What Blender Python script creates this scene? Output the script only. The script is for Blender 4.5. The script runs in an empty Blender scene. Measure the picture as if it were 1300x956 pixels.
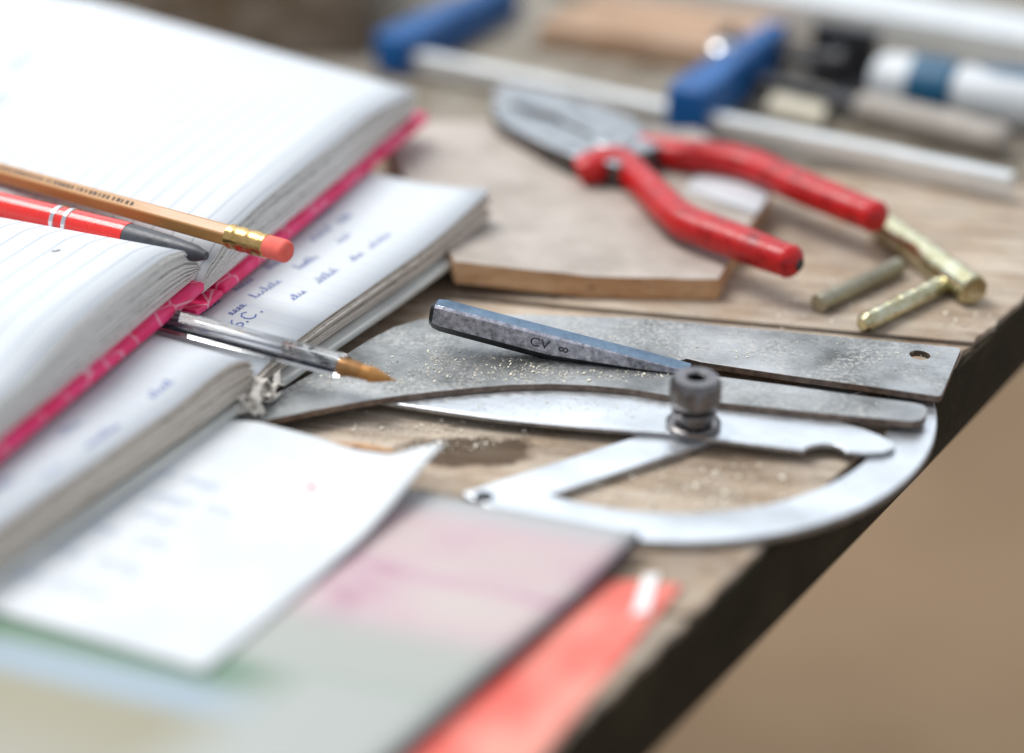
import bpy, bmesh, math, random
from mathutils import Vector, Matrix
random.seed(7)
scene = bpy.context.scene
C = scene.collection
MM = 0.001
# ------------------------------------------------------------------ camera
F_PX, PITCH, CAM_H = 2000.0, math.radians(28), 229.0      # pixels of a 1300 px wide frame, mm
cam_d = bpy.data.cameras.new('camera'); cam = bpy.data.objects.new('camera', cam_d); C.objects.link(cam)
cam.location = (0, 0, CAM_H*MM)
cam.rotation_euler = (math.radians(90)-PITCH, 0, 0)
cam_d.sensor_fit = 'HORIZONTAL'; cam_d.sensor_width = 36; cam_d.lens = F_PX/1300*36
cam_d.clip_start = 0.02; cam_d.clip_end = 50
cam_d.dof.use_dof = True; cam_d.dof.focus_distance = 0.484; cam_d.dof.aperture_fstop = 2.4
scene.camera = cam
# ------------------------------------------------------------------ light (workshop daylight from windows behind the bench)
w = bpy.data.worlds.new('World'); scene.world = w; w.use_nodes = True
bg = w.node_tree.nodes['Background']; bg.inputs[0].default_value = (0.86, 0.91, 1.0, 1); bg.inputs[1].default_value = 0.52
def area(name, loc, target, sx, sy, power, col):
    l = bpy.data.lights.new(name, 'AREA'); l.shape = 'RECTANGLE'; l.size = sx; l.size_y = sy; l.energy = power; l.color = col
    o = bpy.data.objects.new(name, l); C.objects.link(o); o.location = loc
    o.rotation_euler = (Vector(target)-Vector(loc)).to_track_quat('-Z', 'Y').to_euler()
    return o
area('window_light', (-0.3, 2.3, 1.45), (0.0, 0.5, 0.1), 3.2, 1.7, 15, (0.83, 0.92, 1.0))
area('skylight', (-0.75, 0.85, 1.5), (0.0, 0.47, 0), 0.9, 0.9, 25, (1.0, 0.985, 0.96))
scene.view_settings.view_transform = 'Standard'; scene.view_settings.look = 'None'
scene.view_settings.gamma = 1; scene.view_settings.exposure = 0.28
scene.render.engine = 'CYCLES'

# ------------------------------------------------------------------ photo pixel -> point at a known height (mm)
def P(x, y, z=0.0):
    u = (x-650)/F_PX; v = (478-y)/F_PX
    d = Vector((u, math.cos(PITCH)+v*math.sin(PITCH), -math.sin(PITCH)+v*math.cos(PITCH)))
    return Vector((0, 0, CAM_H)) + d*((z-CAM_H)/d.z)
def P2(x, y, z=0.0):
    p = P(x, y, z); return (p.x, p.y)
def vdir(deg): a = math.radians(deg); return Vector((math.cos(a), math.sin(a), 0))
def lerp(tab, s):
    if s <= tab[0][0]: return tab[0][1]
    for (a, b), (c, d) in zip(tab, tab[1:]):
        if s <= c:
            f = (s-a)/(c-a); f2 = f*f*(3-2*f)
            return b+(d-b)*(0.5*f+0.5*f2)
    return tab[-1][1]

# ------------------------------------------------------------------ materials
def rgb(r, g, b):
    f = lambda c: (c/255/12.92) if c/255 <= 0.04045 else ((c/255+0.055)/1.055)**2.4
    return (f(r), f(g), f(b), 1)
MATS = {}
def new_mat(name):
    m = bpy.data.materials.new(name); m.use_nodes = True; MATS[name] = m
    nt = m.node_tree; return m, nt, nt.nodes, nt.links, nt.nodes['Principled BSDF']
def N(nt, typ, **kw):
    n = nt.nodes.new(typ)
    for k, v in kw.items():
        if isinstance(k, str) and hasattr(n, k) and k not in n.inputs: setattr(n, k, v)
        else: n.inputs[k].default_value = v
    return n
def mat(name, c1, c2=None, rough=0.5, metal=0.0, scale=60, stretch=(1, 1, 1), rot=0.0, bump=0.0, bscale=400, coat=0.0, detail=6, rvar=0.12, ramp=(0.3, 0.7), spec=0.5, bdist=0.0003):
    m, nt, ns, L, b = new_mat(name)
    b.inputs['Metallic'].default_value = metal; b.inputs['Roughness'].default_value = rough
    b.inputs['Coat Weight'].default_value = coat; b.inputs['Specular IOR Level'].default_value = spec
    tc = N(nt, 'ShaderNodeTexCoord'); mp = N(nt, 'ShaderNodeMapping')
    mp.inputs['Rotation'].default_value = (0, 0, -rot); mp.inputs['Scale'].default_value = stretch
    geo = N(nt, 'ShaderNodeNewGeometry')
    rm = N(nt, 'ShaderNodeMapping'); rm.inputs['Rotation'].default_value = (0, 0, -rot)
    L.new(geo.outputs['Position'], rm.inputs[0]); mp.inputs['Rotation'].default_value = (0, 0, 0); L.new(rm.outputs[0], mp.inputs[0])
    no = N(nt, 'ShaderNodeTexNoise', Scale=scale, Detail=detail, Roughness=0.6); L.new(mp.outputs[0], no.inputs['Vector'])
    cr = N(nt, 'ShaderNodeValToRGB'); cr.color_ramp.elements[0].position = ramp[0]; cr.color_ramp.elements[1].position = ramp[1]
    cr.color_ramp.elements[0].color = c1; cr.color_ramp.elements[1].color = c2 or c1
    L.new(no.outputs[0], cr.inputs[0]); L.new(cr.outputs[0], b.inputs['Base Color'])
    n2 = N(nt, 'ShaderNodeTexNoise', Scale=bscale, Detail=5, Roughness=0.65); L.new(mp.outputs[0], n2.inputs['Vector'])
    mr = N(nt, 'ShaderNodeMapRange'); mr.inputs[1].default_value = 0.3; mr.inputs[2].default_value = 0.7
    mr.inputs[3].default_value = max(0.02, rough-rvar); mr.inputs[4].default_value = min(1, rough+rvar)
    L.new(n2.outputs[0], mr.inputs[0]); L.new(mr.outputs[0], b.inputs['Roughness'])
    if bump:
        bp = N(nt, 'ShaderNodeBump', Strength=bump, Distance=bdist); L.new(n2.outputs[0], bp.inputs['Height']); L.new(bp.outputs[0], b.inputs['Normal'])
    return m
GRAIN = math.radians(-12)
def wood(name, c_dark, c_mid, c_light, rot, scale=1.0, rough=0.75, dark_patch=False, dirt=0.5):
    m, nt, ns, L, b = new_mat(name)
    geo = N(nt, 'ShaderNodeNewGeometry'); rm = N(nt, 'ShaderNodeMapping'); rm.inputs['Rotation'].default_value = (0, 0, -rot)
    L.new(geo.outputs['Position'], rm.inputs[0])
    def noise(sx, sy, sz, sc, det, rgh=0.6):
        mp = N(nt, 'ShaderNodeMapping'); mp.inputs['Scale'].default_value = (sx, sy, sz); L.new(rm.outputs[0], mp.inputs[0])
        n = N(nt, 'ShaderNodeTexNoise', Scale=sc*scale, Detail=det, Roughness=rgh); L.new(mp.outputs[0], n.inputs['Vector']); return n
    fine = noise(0.09, 1, 1, 900, 8, 0.7); mid = noise(0.14, 1, 1, 170, 6, 0.65); big = noise(0.5, 1, 1, 26, 4)
    cr = N(nt, 'ShaderNodeValToRGB'); e = cr.color_ramp.elements
    e[0].position = 0.36; e[0].color = c_dark; e[1].position = 0.62; e[1].color = c_light
    k = e.new(0.5); k.color = c_mid
    a1 = N(nt, 'ShaderNodeMath', operation='MULTIPLY'); a1.inputs[1].default_value = 0.45; L.new(mid.outputs[0], a1.inputs[0])
    a2 = N(nt, 'ShaderNodeMath', operation='MULTIPLY_ADD'); a2.inputs[1].default_value = 0.25; L.new(fine.outputs[0], a2.inputs[0]); L.new(a1.outputs[0], a2.inputs[2])
    a3 = N(nt, 'ShaderNodeMath', operation='MULTIPLY_ADD'); a3.inputs[1].default_value = 0.30; L.new(big.outputs[0], a3.inputs[0]); L.new(a2.outputs[0], a3.inputs[2])
    L.new(a3.outputs[0], cr.inputs[0])
    # grey ground-in dirt
    gr = noise(1, 1, 1, 45, 5); gm = N(nt, 'ShaderNodeMapRange'); gm.inputs[1].default_value = 0.42; gm.inputs[2].default_value = 0.7; gm.inputs[4].default_value = dirt
    L.new(gr.outputs[0], gm.inputs[0])
    mx = N(nt, 'ShaderNodeMix', data_type='RGBA'); L.new(gm.outputs[0], mx.inputs[0]); L.new(cr.outputs[0], mx.inputs[6]); mx.inputs[7].default_value = rgb(176, 171, 163)
    gb = noise(0.7, 1, 1, 17, 5, 0.65); gbm = N(nt, 'ShaderNodeMapRange'); gbm.inputs[1].default_value = 0.5; gbm.inputs[2].default_value = 0.68; gbm.inputs[4].default_value = 0.6*min(1, dirt*1.6); L.new(gb.outputs[0], gbm.inputs[0])
    mg = N(nt, 'ShaderNodeMix', data_type='RGBA', blend_type='MULTIPLY'); L.new(gbm.outputs[0], mg.inputs[0]); L.new(mx.outputs[2], mg.inputs[6]); mg.inputs[7].default_value = (0.50, 0.41, 0.33, 1); mx = mg
    # dark open pores
    pv = noise(0.2, 1, 1, 420, 3); pm = N(nt, 'ShaderNodeMapRange'); pm.inputs[1].default_value = 0.66; pm.inputs[2].default_value = 0.72; pm.inputs[4].default_value = 0.75
    L.new(pv.outputs[0], pm.inputs[0])
    mx2 = N(nt, 'ShaderNodeMix', data_type='RGBA'); L.new(pm.outputs[0], mx2.inputs[0]); L.new(mx.outputs[2], mx2.inputs[6]); mx2.inputs[7].default_value = rgb(62, 46, 32)
    sk = noise(0.6, 1, 1, 1500, 4, 0.7); sk2 = N(nt, 'ShaderNodeMapRange'); sk2.inputs[1].default_value = 0.54; sk2.inputs[2].default_value = 0.68; sk2.inputs[4].default_value = 0.55; L.new(sk.outputs[0], sk2.inputs[0])
    mxs = N(nt, 'ShaderNodeMix', data_type='RGBA'); L.new(sk2.outputs[0], mxs.inputs[0]); L.new(mx2.outputs[2], mxs.inputs[6]); mxs.inputs[7].default_value = rgb(212, 196, 172)
    out = mxs.outputs[2]
    if dark_patch:   # one dark patch with its own edge
        sp = N(nt, 'ShaderNodeMapping', vector_type='POINT'); p = P(592, 572)
        sp.inputs['Location'].default_value = (-p.x*MM, -p.y*MM, 0)
        L.new(geo.outputs['Position'], sp.inputs[0])
        s2 = N(nt, 'ShaderNodeMapping'); s2.inputs['Rotation'].default_value = (0, 0, math.radians(-62)); s2.inputs['Scale'].default_value = (42, 105, 0); L.new(sp.outputs[0], s2.inputs[0])
        wob = noise(1, 1, 1, 120, 4); wv = N(nt, 'ShaderNodeVectorMath', operation='MULTIPLY_ADD'); wv.inputs[1].default_value = (1.3, 0.9, 0)
        L.new(wob.outputs[1], wv.inputs[0]); L.new(s2.outputs[0], wv.inputs[2])
        wl = N(nt, 'ShaderNodeVectorMath', operation='SUBTRACT'); wl.inputs[1].default_value = (0.65, 0.45, 0); L.new(wv.outputs[0], wl.inputs[0])
        ln = N(nt, 'ShaderNodeVectorMath', operation='LENGTH'); L.new(wl.outputs[0], ln.inputs[0])
        sm = N(nt, 'ShaderNodeMapRange'); sm.inputs[1].default_value = 0.75; sm.inputs[2].default_value = 1.0; sm.inputs[3].default_value = 0.9; sm.inputs[4].default_value = 0; L.new(ln.outputs['Value'], sm.inputs[0])
        mx3 = N(nt, 'ShaderNodeMix', data_type='RGBA', blend_type='MULTIPLY'); L.new(sm.outputs[0], mx3.inputs[0]); L.new(out, mx3.inputs[6]); mx3.inputs[7].default_value = (0.17, 0.13, 0.09, 1); out = mx3.outputs[2]
    L.new(out, b.inputs['Base Color']); b.inputs['Roughness'].default_value = rough; b.inputs['Specular IOR Level'].default_value = 0.3
    hs = N(nt, 'ShaderNodeMath', operation='SUBTRACT'); L.new(a2.outputs[0], hs.inputs[0]); L.new(pm.outputs[0], hs.inputs[1])
    bp = N(nt, 'ShaderNodeBump', Strength=0.8, Distance=0.0008); L.new(hs.outputs[0], bp.inputs['Height']); L.new(bp.outputs[0], b.inputs['Normal'])
    return m
wood('bench_wood', rgb(100, 80, 62), rgb(170, 150, 129), rgb(210, 196, 178), GRAIN, dark_patch=True, dirt=0.5)
wood('offcut_edge', rgb(160, 115, 75), rgb(196, 150, 108), rgb(222, 182, 140), GRAIN, rough=0.7, dirt=0.15)
wood('block_wood', rgb(132, 102, 78), rgb(172, 138, 110), rgb(196, 164, 136), math.radians(-29), dirt=0.2)
wood('dark_wood', rgb(74, 58, 42), rgb(112, 96, 76), rgb(138, 122, 100), math.radians(-5), dirt=0.5)
mat('bench_side', rgb(36, 31, 22), rgb(60, 53, 38), rough=0.8, scale=40, bump=0.4, spec=0.15)
mat('offcut_face', rgb(158, 147, 136), rgb(194, 184, 174), rough=0.55, scale=40, bump=0.1)
mat('floor', rgb(148, 120, 90), rgb(166, 138, 106), rough=0.8, scale=3)
mat('bright_steel', (0.50, 0.52, 0.54, 1), (0.76, 0.79, 0.82, 1), rough=0.4, metal=0.88, scale=55, bump=0.2, bscale=700, stretch=(0.5, 1, 1), rot=GRAIN, rvar=0.14, ramp=(0.3, 0.6))
mat('bright_edge', (0.30, 0.30, 0.31, 1), (0.52, 0.52, 0.53, 1), rough=0.42, metal=0.9, scale=300, bump=0.2)
mat('edge_steel', rgb(98, 86, 78), rgb(150, 132, 120), rough=0.55, metal=0.75, scale=420, bump=0.3, bscale=900)
mat('knob_steel', (0.11, 0.10, 0.10, 1), (0.26, 0.25, 0.25, 1), rough=0.26, metal=1, scale=300, bump=0.15, bscale=1200)
mat('dark_steel', (0.24, 0.24, 0.28, 1), (0.66, 0.66, 0.74, 1), rough=0.33, metal=0.85, scale=520, bump=0.35, bscale=800, ramp=(0.35, 0.65))
mat('sky_reflection_steel', (0.085, 0.13, 0.185, 1), (0.17, 0.24, 0.32, 1), rough=0.33, metal=1, scale=120, bump=0.12, bscale=700)  # blue sky reflection on the chisel's top face, put into its colour
mat('black_steel', (0.02, 0.02, 0.022, 1), (0.06, 0.06, 0.065, 1), rough=0.45, metal=0.6, scale=300, bump=0.2)
mat('stamp_ink', (0.03, 0.03, 0.035, 1), rough=0.7)
mat('plier_steel', (0.22, 0.235, 0.25, 1), (0.50, 0.52, 0.54, 1), rough=0.42, metal=0.8, scale=130, bump=0.2)
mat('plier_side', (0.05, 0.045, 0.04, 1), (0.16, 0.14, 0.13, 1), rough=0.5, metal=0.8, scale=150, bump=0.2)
mat('red_grip', rgb(128, 2, 7), rgb(186, 6, 11), rough=0.34, scale=130, bump=0.45, bscale=260, coat=0.0, spec=0.5, rvar=0.2, ramp=(0.3, 0.52), detail=9)
mat('zinc_yellow', (0.46, 0.39, 0.19, 1), (0.74, 0.74, 0.56, 1), rough=0.2, metal=1, scale=160, bump=0.15)
mat('zinc_dull', (0.30, 0.27, 0.19, 1), (0.46, 0.43, 0.33, 1), rough=0.45, metal=1, scale=160, bump=0.2)
mat('brass', rgb(186, 110, 40), rgb(206, 138, 62), rough=0.28, metal=1, scale=300)
mat('copper_tip', rgb(172, 118, 60), rgb(198, 148, 88), rough=0.4, metal=0.45, scale=300)
mat('gold', (0.50, 0.32, 0.11, 1), (0.66, 0.44, 0.18, 1), rough=0.25, metal=1, scale=300)
mat('eraser', rgb(238, 96, 84), rgb(246, 116, 100), rough=0.7, scale=300, bump=0.2)
mat('pencil_wood', rgb(166, 116, 60), rgb(196, 146, 86), rough=0.38, scale=200, stretch=(0.1, 1, 1), rot=math.radians(150), coat=0.3)
mat('pencil_mark', rgb(70, 50, 30), rough=0.6)
mat('red_plastic', rgb(225, 36, 30), rgb(235, 50, 40), rough=0.25, coat=0.4)
mat('chrome', (0.8, 0.8, 0.82, 1), rough=0.12, metal=1)
mat('black_rubber', rgb(46, 48, 54), rgb(74, 76, 82), rough=0.4, scale=200)
mat('paper', rgb(206, 211, 214), rgb(226, 229, 231), rough=0.8, scale=28, bump=0.35, bscale=38, spec=0.2, bdist=0.004)
mat('scrap_paper', rgb(214, 206, 194), rgb(240, 236, 228), rough=0.85, scale=150, bump=0.3)
mat('grey_cover', rgb(196, 198, 194), rgb(216, 217, 212), rough=0.6, scale=60, bump=0.1)
mat('ink', rgb(70, 92, 164), rgb(104, 124, 188), rough=0.6, scale=300)
mat('ink_pale', rgb(158, 174, 212), rgb(182, 194, 222), rough=0.6, scale=300)
mat('ink_tube', (0.012, 0.016, 0.035, 1), rough=0.25)
mat('red_print', rgb(234, 104, 90), rgb(238, 160, 142), rough=0.4, scale=30, ramp=(0.4, 0.65))
mat('glint_white', rgb(246, 244, 242), rough=0.3)  # plain white for the highlight built on the red leaflet
mat('violet_edge', rgb(34, 28, 52), rgb(60, 50, 78), rough=0.6, scale=120)
mat('blue_paint', rgb(0, 74, 136), rgb(0, 94, 160), rough=0.42, scale=60, coat=0.0, spec=0.35)
mat('bar_steel', (0.72, 0.74, 0.74, 1), (0.82, 0.84, 0.84, 1), rough=0.42, metal=0.55, scale=60)
wood('bench_wood_dirty_shaded', rgb(66, 58, 46), rgb(112, 103, 88), rgb(150, 140, 122), GRAIN, dirt=0.8)  # back planks: dirt, with the wood block's shade also put into the colour
mat('blue_rubber', rgb(0, 70, 104), rgb(6, 88, 122), rough=0.45, scale=80)
mat('pale_plastic', rgb(196, 202, 206), rgb(214, 218, 220), rough=0.35, scale=60)
mat('grey_handle', rgb(138, 130, 122), rgb(168, 160, 150), rough=0.45, scale=60)
mat('aluminium', (0.62, 0.66, 0.70, 1), (0.72, 0.76, 0.80, 1), rough=0.3, metal=1, scale=60)
mat('cream_wood', rgb(196, 188, 168), rgb(210, 202, 182), rough=0.6)
mat('sawdust', rgb(226, 214, 186), rgb(250, 246, 234), rough=0.85, scale=600)
# dusty grey sheet steel of the forked plate
def plate_mat():
    m, nt, ns, L, b = new_mat('plate_steel')
    geo = N(nt, 'ShaderNodeNewGeometry')
    n1 = N(nt, 'ShaderNodeTexNoise', Scale=34, Detail=6, Roughness=0.62); L.new(geo.outputs['Position'], n1.inputs['Vector'])
    n2 = N(nt, 'ShaderNodeTexNoise', Scale=620, Detail=6, Roughness=0.75); L.new(geo.outputs['Position'], n2.inputs['Vector'])
    cr = N(nt, 'ShaderNodeValToRGB'); cr.color_ramp.elements[0].position = 0.3; cr.color_ramp.elements[1].position = 0.7
    cr.color_ramp.elements[0].color = (0.13, 0.135, 0.13, 1); cr.color_ramp.elements[1].color = (0.52, 0.54, 0.55, 1)
    L.new(n1.outputs[0], cr.inputs[0])
    sp = N(nt, 'ShaderNodeMapRange'); sp.inputs[1].default_value = 0.46; sp.inputs[2].default_value = 0.62; sp.inputs[4].default_value = 0.8; L.new(n2.outputs[0], sp.inputs[0])
    mx = N(nt, 'ShaderNodeMix', data_type='RGBA'); L.new(sp.outputs[0], mx.inputs[0]); L.new(cr.outputs[0], mx.inputs[6]); mx.inputs[7].default_value = (0.58, 0.56, 0.52, 1)
    pm = N(nt, 'ShaderNodeTexNoise', Scale=60, Detail=3); L.new(geo.outputs['Position'], pm.inputs['Vector'])
    pr_ = N(nt, 'ShaderNodeMapRange'); pr_.inputs[1].default_value = 0.42; pr_.inputs[2].default_value = 0.6; L.new(pm.outputs[0], pr_.inputs[0])
    spm = N(nt, 'ShaderNodeMath', operation='MULTIPLY'); L.new(sp.outputs[0], spm.inputs[0]); L.new(pr_.outputs[0], spm.inputs[1]); L.new(spm.outputs[0], mx.inputs[0])
    rt = N(nt, 'ShaderNodeMapping'); rt.inputs['Rotation'].default_value = (0, 0, math.radians(14)); L.new(geo.outputs['Position'], rt.inputs[0])
    sc = N(nt, 'ShaderNodeMapping'); sc.inputs['Scale'].default_value = (0.03, 1, 1); L.new(rt.outputs[0], sc.inputs[0])
    sn = N(nt, 'ShaderNodeTexNoise', Scale=1100, Detail=4, Roughness=0.7); L.new(sc.outputs[0], sn.inputs['Vector'])
    sr = N(nt, 'ShaderNodeMapRange'); sr.inputs[1].default_value = 0.58; sr.inputs[2].default_value = 0.7; sr.inputs[4].default_value = 0.55; L.new(sn.outputs[0], sr.inputs[0])
    ms = N(nt, 'ShaderNodeMix', data_type='RGBA'); L.new(sr.outputs[0], ms.inputs[0]); L.new(mx.outputs[2], ms.inputs[6]); ms.inputs[7].default_value = (0.16, 0.16, 0.16, 1)
    rn = N(nt, 'ShaderNodeTexNoise', Scale=95, Detail=7, Roughness=0.7); L.new(rt.outputs[0], rn.inputs['Vector'])
    rr2 = N(nt, 'ShaderNodeMapRange'); rr2.inputs[1].default_value = 0.64; rr2.inputs[2].default_value = 0.72; rr2.inputs[4].default_value = 0.7; L.new(rn.outputs[0], rr2.inputs[0])
    mrs = N(nt, 'ShaderNodeMix', data_type='RGBA'); L.new(rr2.outputs[0], mrs.inputs[0]); L.new(ms.outputs[2], mrs.inputs[6]); mrs.inputs[7].default_value = rgb(104, 84, 66); mx = mrs
    L.new(mx.outputs[2], b.inputs['Base Color'])
    mm = N(nt, 'ShaderNodeMapRange'); mm.inputs[1].default_value = 0.4; mm.inputs[2].default_value = 0.72; mm.inputs[3].default_value = 0.95; mm.inputs[4].default_value = 0.25; L.new(n2.outputs[0], mm.inputs[0]); L.new(mm.outputs[0], b.inputs['Metallic'])
    rr = N(nt, 'ShaderNodeMapRange'); rr.inputs[3].default_value = 0.38; rr.inputs[4].default_value = 0.72; L.new(n1.outputs[0], rr.inputs[0]); L.new(rr.outputs[0], b.inputs['Roughness'])
    bp = N(nt, 'ShaderNodeBump', Strength=0.35, Distance=0.0004); L.new(n2.outputs[0], bp.inputs['Height']); L.new(bp.outputs[0], b.inputs['Normal'])
plate_mat()
# ruled page: UV in mm
def ruled(name, pitch, axis, line_col, width=0.075):
    m, nt, ns, L, b = new_mat(name)
    uv = N(nt, 'ShaderNodeUVMap'); sx = N(nt, 'ShaderNodeSeparateXYZ'); L.new(uv.outputs[0], sx.inputs[0])
    d = N(nt, 'ShaderNodeMath', operation='DIVIDE'); d.inputs[1].default_value = pitch; L.new(sx.outputs[axis], d.inputs[0])
    fr = N(nt, 'ShaderNodeMath', operation='FRACT'); L.new(d.outputs[0], fr.inputs[0])
    su = N(nt, 'ShaderNodeMath', operation='SUBTRACT'); su.inputs[1].default_value = 0.5; L.new(fr.outputs[0], su.inputs[0])
    ab = N(nt, 'ShaderNodeMath', operation='ABSOLUTE'); L.new(su.outputs[0], ab.inputs[0])
    mr = N(nt, 'ShaderNodeMapRange'); mr.inputs[1].default_value = width*0.3/1; mr.inputs[2].default_value = width*0.6; mr.inputs[3].default_value = 0.8; mr.inputs[4].default_value = 0; L.new(ab.outputs[0], mr.inputs[0])
    no = N(nt, 'ShaderNodeTexNoise', Scale=30, Detail=4); geo = N(nt, 'ShaderNodeNewGeometry'); L.new(geo.outputs['Position'], no.inputs['Vector'])
    cr = N(nt, 'ShaderNodeValToRGB'); cr.color_ramp.elements[0].color = rgb(204, 209, 213); cr.color_ramp.elements[1].color = rgb(215, 219, 223); L.new(no.outputs[0], cr.inputs[0])
    mx = N(nt, 'ShaderNodeMix', data_type='RGBA'); L.new(mr.outputs[0], mx.inputs[0]); L.new(cr.outputs[0], mx.inputs[6]); mx.inputs[7].default_value = line_col
    L.new(mx.outputs[2], b.inputs['Base Color']); b.inputs['Roughness'].default_value = 0.8; b.inputs['Specular IOR Level'].default_value = 0.2
ruled('diary_page', 8.0, 1, rgb(150, 158, 174)); ruled('note_page', 6.0, 0, rgb(196, 206, 222))
def edges(name, c1, c2, c3):
    m, nt, ns, L, b = new_mat(name)
    uv = N(nt, 'ShaderNodeUVMap'); mp = N(nt, 'ShaderNodeMapping'); mp.inputs['Scale'].default_value = (0.010, 7.5, 1); L.new(uv.outputs[0], mp.inputs[0])
    n = N(nt, 'ShaderNodeTexNoise', Scale=1.0, Detail=5, Roughness=0.7, Distortion=0.25); L.new(mp.outputs[0], n.inputs['Vector'])
    cr = N(nt, 'ShaderNodeValToRGB'); e = cr.color_ramp.elements; e[0].position = 0.33; e[0].color = c1; e[1].position = 0.62; e[1].color = c3; k = e.new(0.47); k.color = c2
    L.new(n.outputs[0], cr.inputs[0]); L.new(cr.outputs[0], b.inputs['Base Color']); b.inputs['Roughness'].default_value = 0.85; b.inputs['Specular IOR Level'].default_value = 0.15
    bp = N(nt, 'ShaderNodeBump', Strength=0.6, Distance=0.0004); L.new(n.outputs[0], bp.inputs['Height']); L.new(bp.outputs[0], b.inputs['Normal'])
edges('diary_edge', rgb(158, 156, 148), rgb(230, 228, 222), rgb(248, 248, 245)); edges('note_edge', rgb(146, 132, 116), rgb(214, 204, 192), rgb(238, 233, 224))
# pink cloth cover with pale crackle
def pink():
    m, nt, ns, L, b = new_mat('pink_cover')
    geo = N(nt, 'ShaderNodeNewGeometry')
    vo = N(nt, 'ShaderNodeTexVoronoi', feature='DISTANCE_TO_EDGE', Scale=75); L.new(geo.outputs['Position'], vo.inputs['Vector'])
    mr = N(nt, 'ShaderNodeMapRange'); mr.inputs[1].default_value = 0.008; mr.inputs[2].default_value = 0.028; mr.inputs[3].default_value = 0.85; mr.inputs[4].default_value = 0; L.new(vo.outputs['Distance'], mr.inputs[0])
    no = N(nt, 'ShaderNodeTexNoise', Scale=140, Detail=5); L.new(geo.outputs['Position'], no.inputs['Vector'])
    cr = N(nt, 'ShaderNodeValToRGB'); cr.color_ramp.elements[0].position = 0.35; cr.color_ramp.elements[1].position = 0.7; cr.color_ramp.elements[0].color = rgb(238, 26, 100); cr.color_ramp.elements[1].color = rgb(252, 66, 132); L.new(no.outputs[0], cr.inputs[0])
    mx = N(nt, 'ShaderNodeMix', data_type='RGBA'); L.new(mr.outputs[0], mx.inputs[0]); L.new(cr.outputs[0], mx.inputs[6]); mx.inputs[7].default_value = rgb(246, 190, 204)
    L.new(mx.outputs[2], b.inputs['Base Color']); b.inputs['Roughness'].default_value = 0.45
pink()
# printed brochure: UV 0..1, u across, v away from the bottom edge
def brochure():
    m, nt, ns, L, b = new_mat('brochure_print')
    uv = N(nt, 'ShaderNodeUVMap'); sx = N(nt, 'ShaderNodeSeparateXYZ'); L.new(uv.outputs[0], sx.inputs[0])
    no = N(nt, 'ShaderNodeTexNoise', Scale=3.2, Detail=3, Distortion=1.2); L.new(uv.outputs[0], no.inputs['Vector'])
    pk = N(nt, 'ShaderNodeValToRGB'); e = pk.color_ramp.elements; e[0].position = 0.34; e[0].color = rgb(168, 118, 136); e[1].position = 0.60; e[1].color = rgb(196, 184, 178); k = e.new(0.44); k.color = rgb(192, 164, 170)
    L.new(no.outputs[0], pk.inputs[0])
    bands = N(nt, 'ShaderNodeValToRGB'); bands.color_ramp.interpolation = 'EASE'
    e = bands.color_ramp.elements; e[0].position = 0.0; e[0].color = rgb(158, 156, 148); e[1].position = 1.0; e[1].color = rgb(176, 178, 178)
    for pos, col in ((0.31, rgb(150, 144, 120)), (0.345, rgb(150, 166, 176)), (0.385, rgb(150, 166, 176)), (0.41, rgb(104, 132, 110)), (0.455, rgb(104, 132, 110)), (0.49, rgb(166, 170, 163)), (0.60, rgb(168, 170, 164)), (0.68, rgb(196, 176, 178)), (0.90, rgb(196, 176, 178))):
        k = bands.color_ramp.elements.new(pos); k.color = col
    L.new(sx.outputs[1], bands.inputs[0])
    lf_ = N(nt, 'ShaderNodeMapRange'); lf_.inputs[1].default_value = 0.16; lf_.inputs[2].default_value = 0.26; L.new(sx.outputs[0], lf_.inputs[0])
    lo_ = N(nt, 'ShaderNodeMapRange'); lo_.inputs[1].default_value = 0.46; lo_.inputs[2].default_value = 0.5; L.new(sx.outputs[1], lo_.inputs[0])
    mxx = N(nt, 'ShaderNodeMath', operation='MAXIMUM'); L.new(lf_.outputs[0], mxx.inputs[0]); L.new(lo_.outputs[0], mxx.inputs[1])
    bmix = N(nt, 'ShaderNodeMix', data_type='RGBA'); L.new(mxx.outputs[0], bmix.inputs[0]); bmix.inputs[6].default_value = rgb(168, 172, 166); L.new(bands.outputs[0], bmix.inputs[7])
    up = N(nt, 'ShaderNodeMapRange'); up.inputs[1].default_value = 0.58; up.inputs[2].default_value = 0.68; L.new(sx.outputs[1], up.inputs[0])
    dn = N(nt, 'ShaderNodeMapRange'); dn.inputs[1].default_value = 0.90; dn.inputs[2].default_value = 0.96; dn.inputs[3].default_value = 1; dn.inputs[4].default_value = 0; L.new(sx.outputs[1], dn.inputs[0])
    mu = N(nt, 'ShaderNodeMath', operation='MULTIPLY'); L.new(up.outputs[0], mu.inputs[0]); L.new(dn.outputs[0], mu.inputs[1])
    mx = N(nt, 'ShaderNodeMix', data_type='RGBA'); L.new(mu.outputs[0], mx.inputs[0]); L.new(bmix.outputs[2], mx.inputs[6]); L.new(pk.outputs[0], mx.inputs[7])
    L.new(mx.outputs[2], b.inputs['Base Color']); b.inputs['Roughness'].default_value = 0.35
brochure()
def clear():
    m, nt, ns, L, b = new_mat('clear_plastic'); b.inputs['Transmission Weight'].default_value = 1; b.inputs['Roughness'].default_value = 0.04
    b.inputs['IOR'].default_value = 1.45; b.inputs['Base Color'].default_value = (0.96, 0.97, 0.98, 1)
clear()

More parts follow.
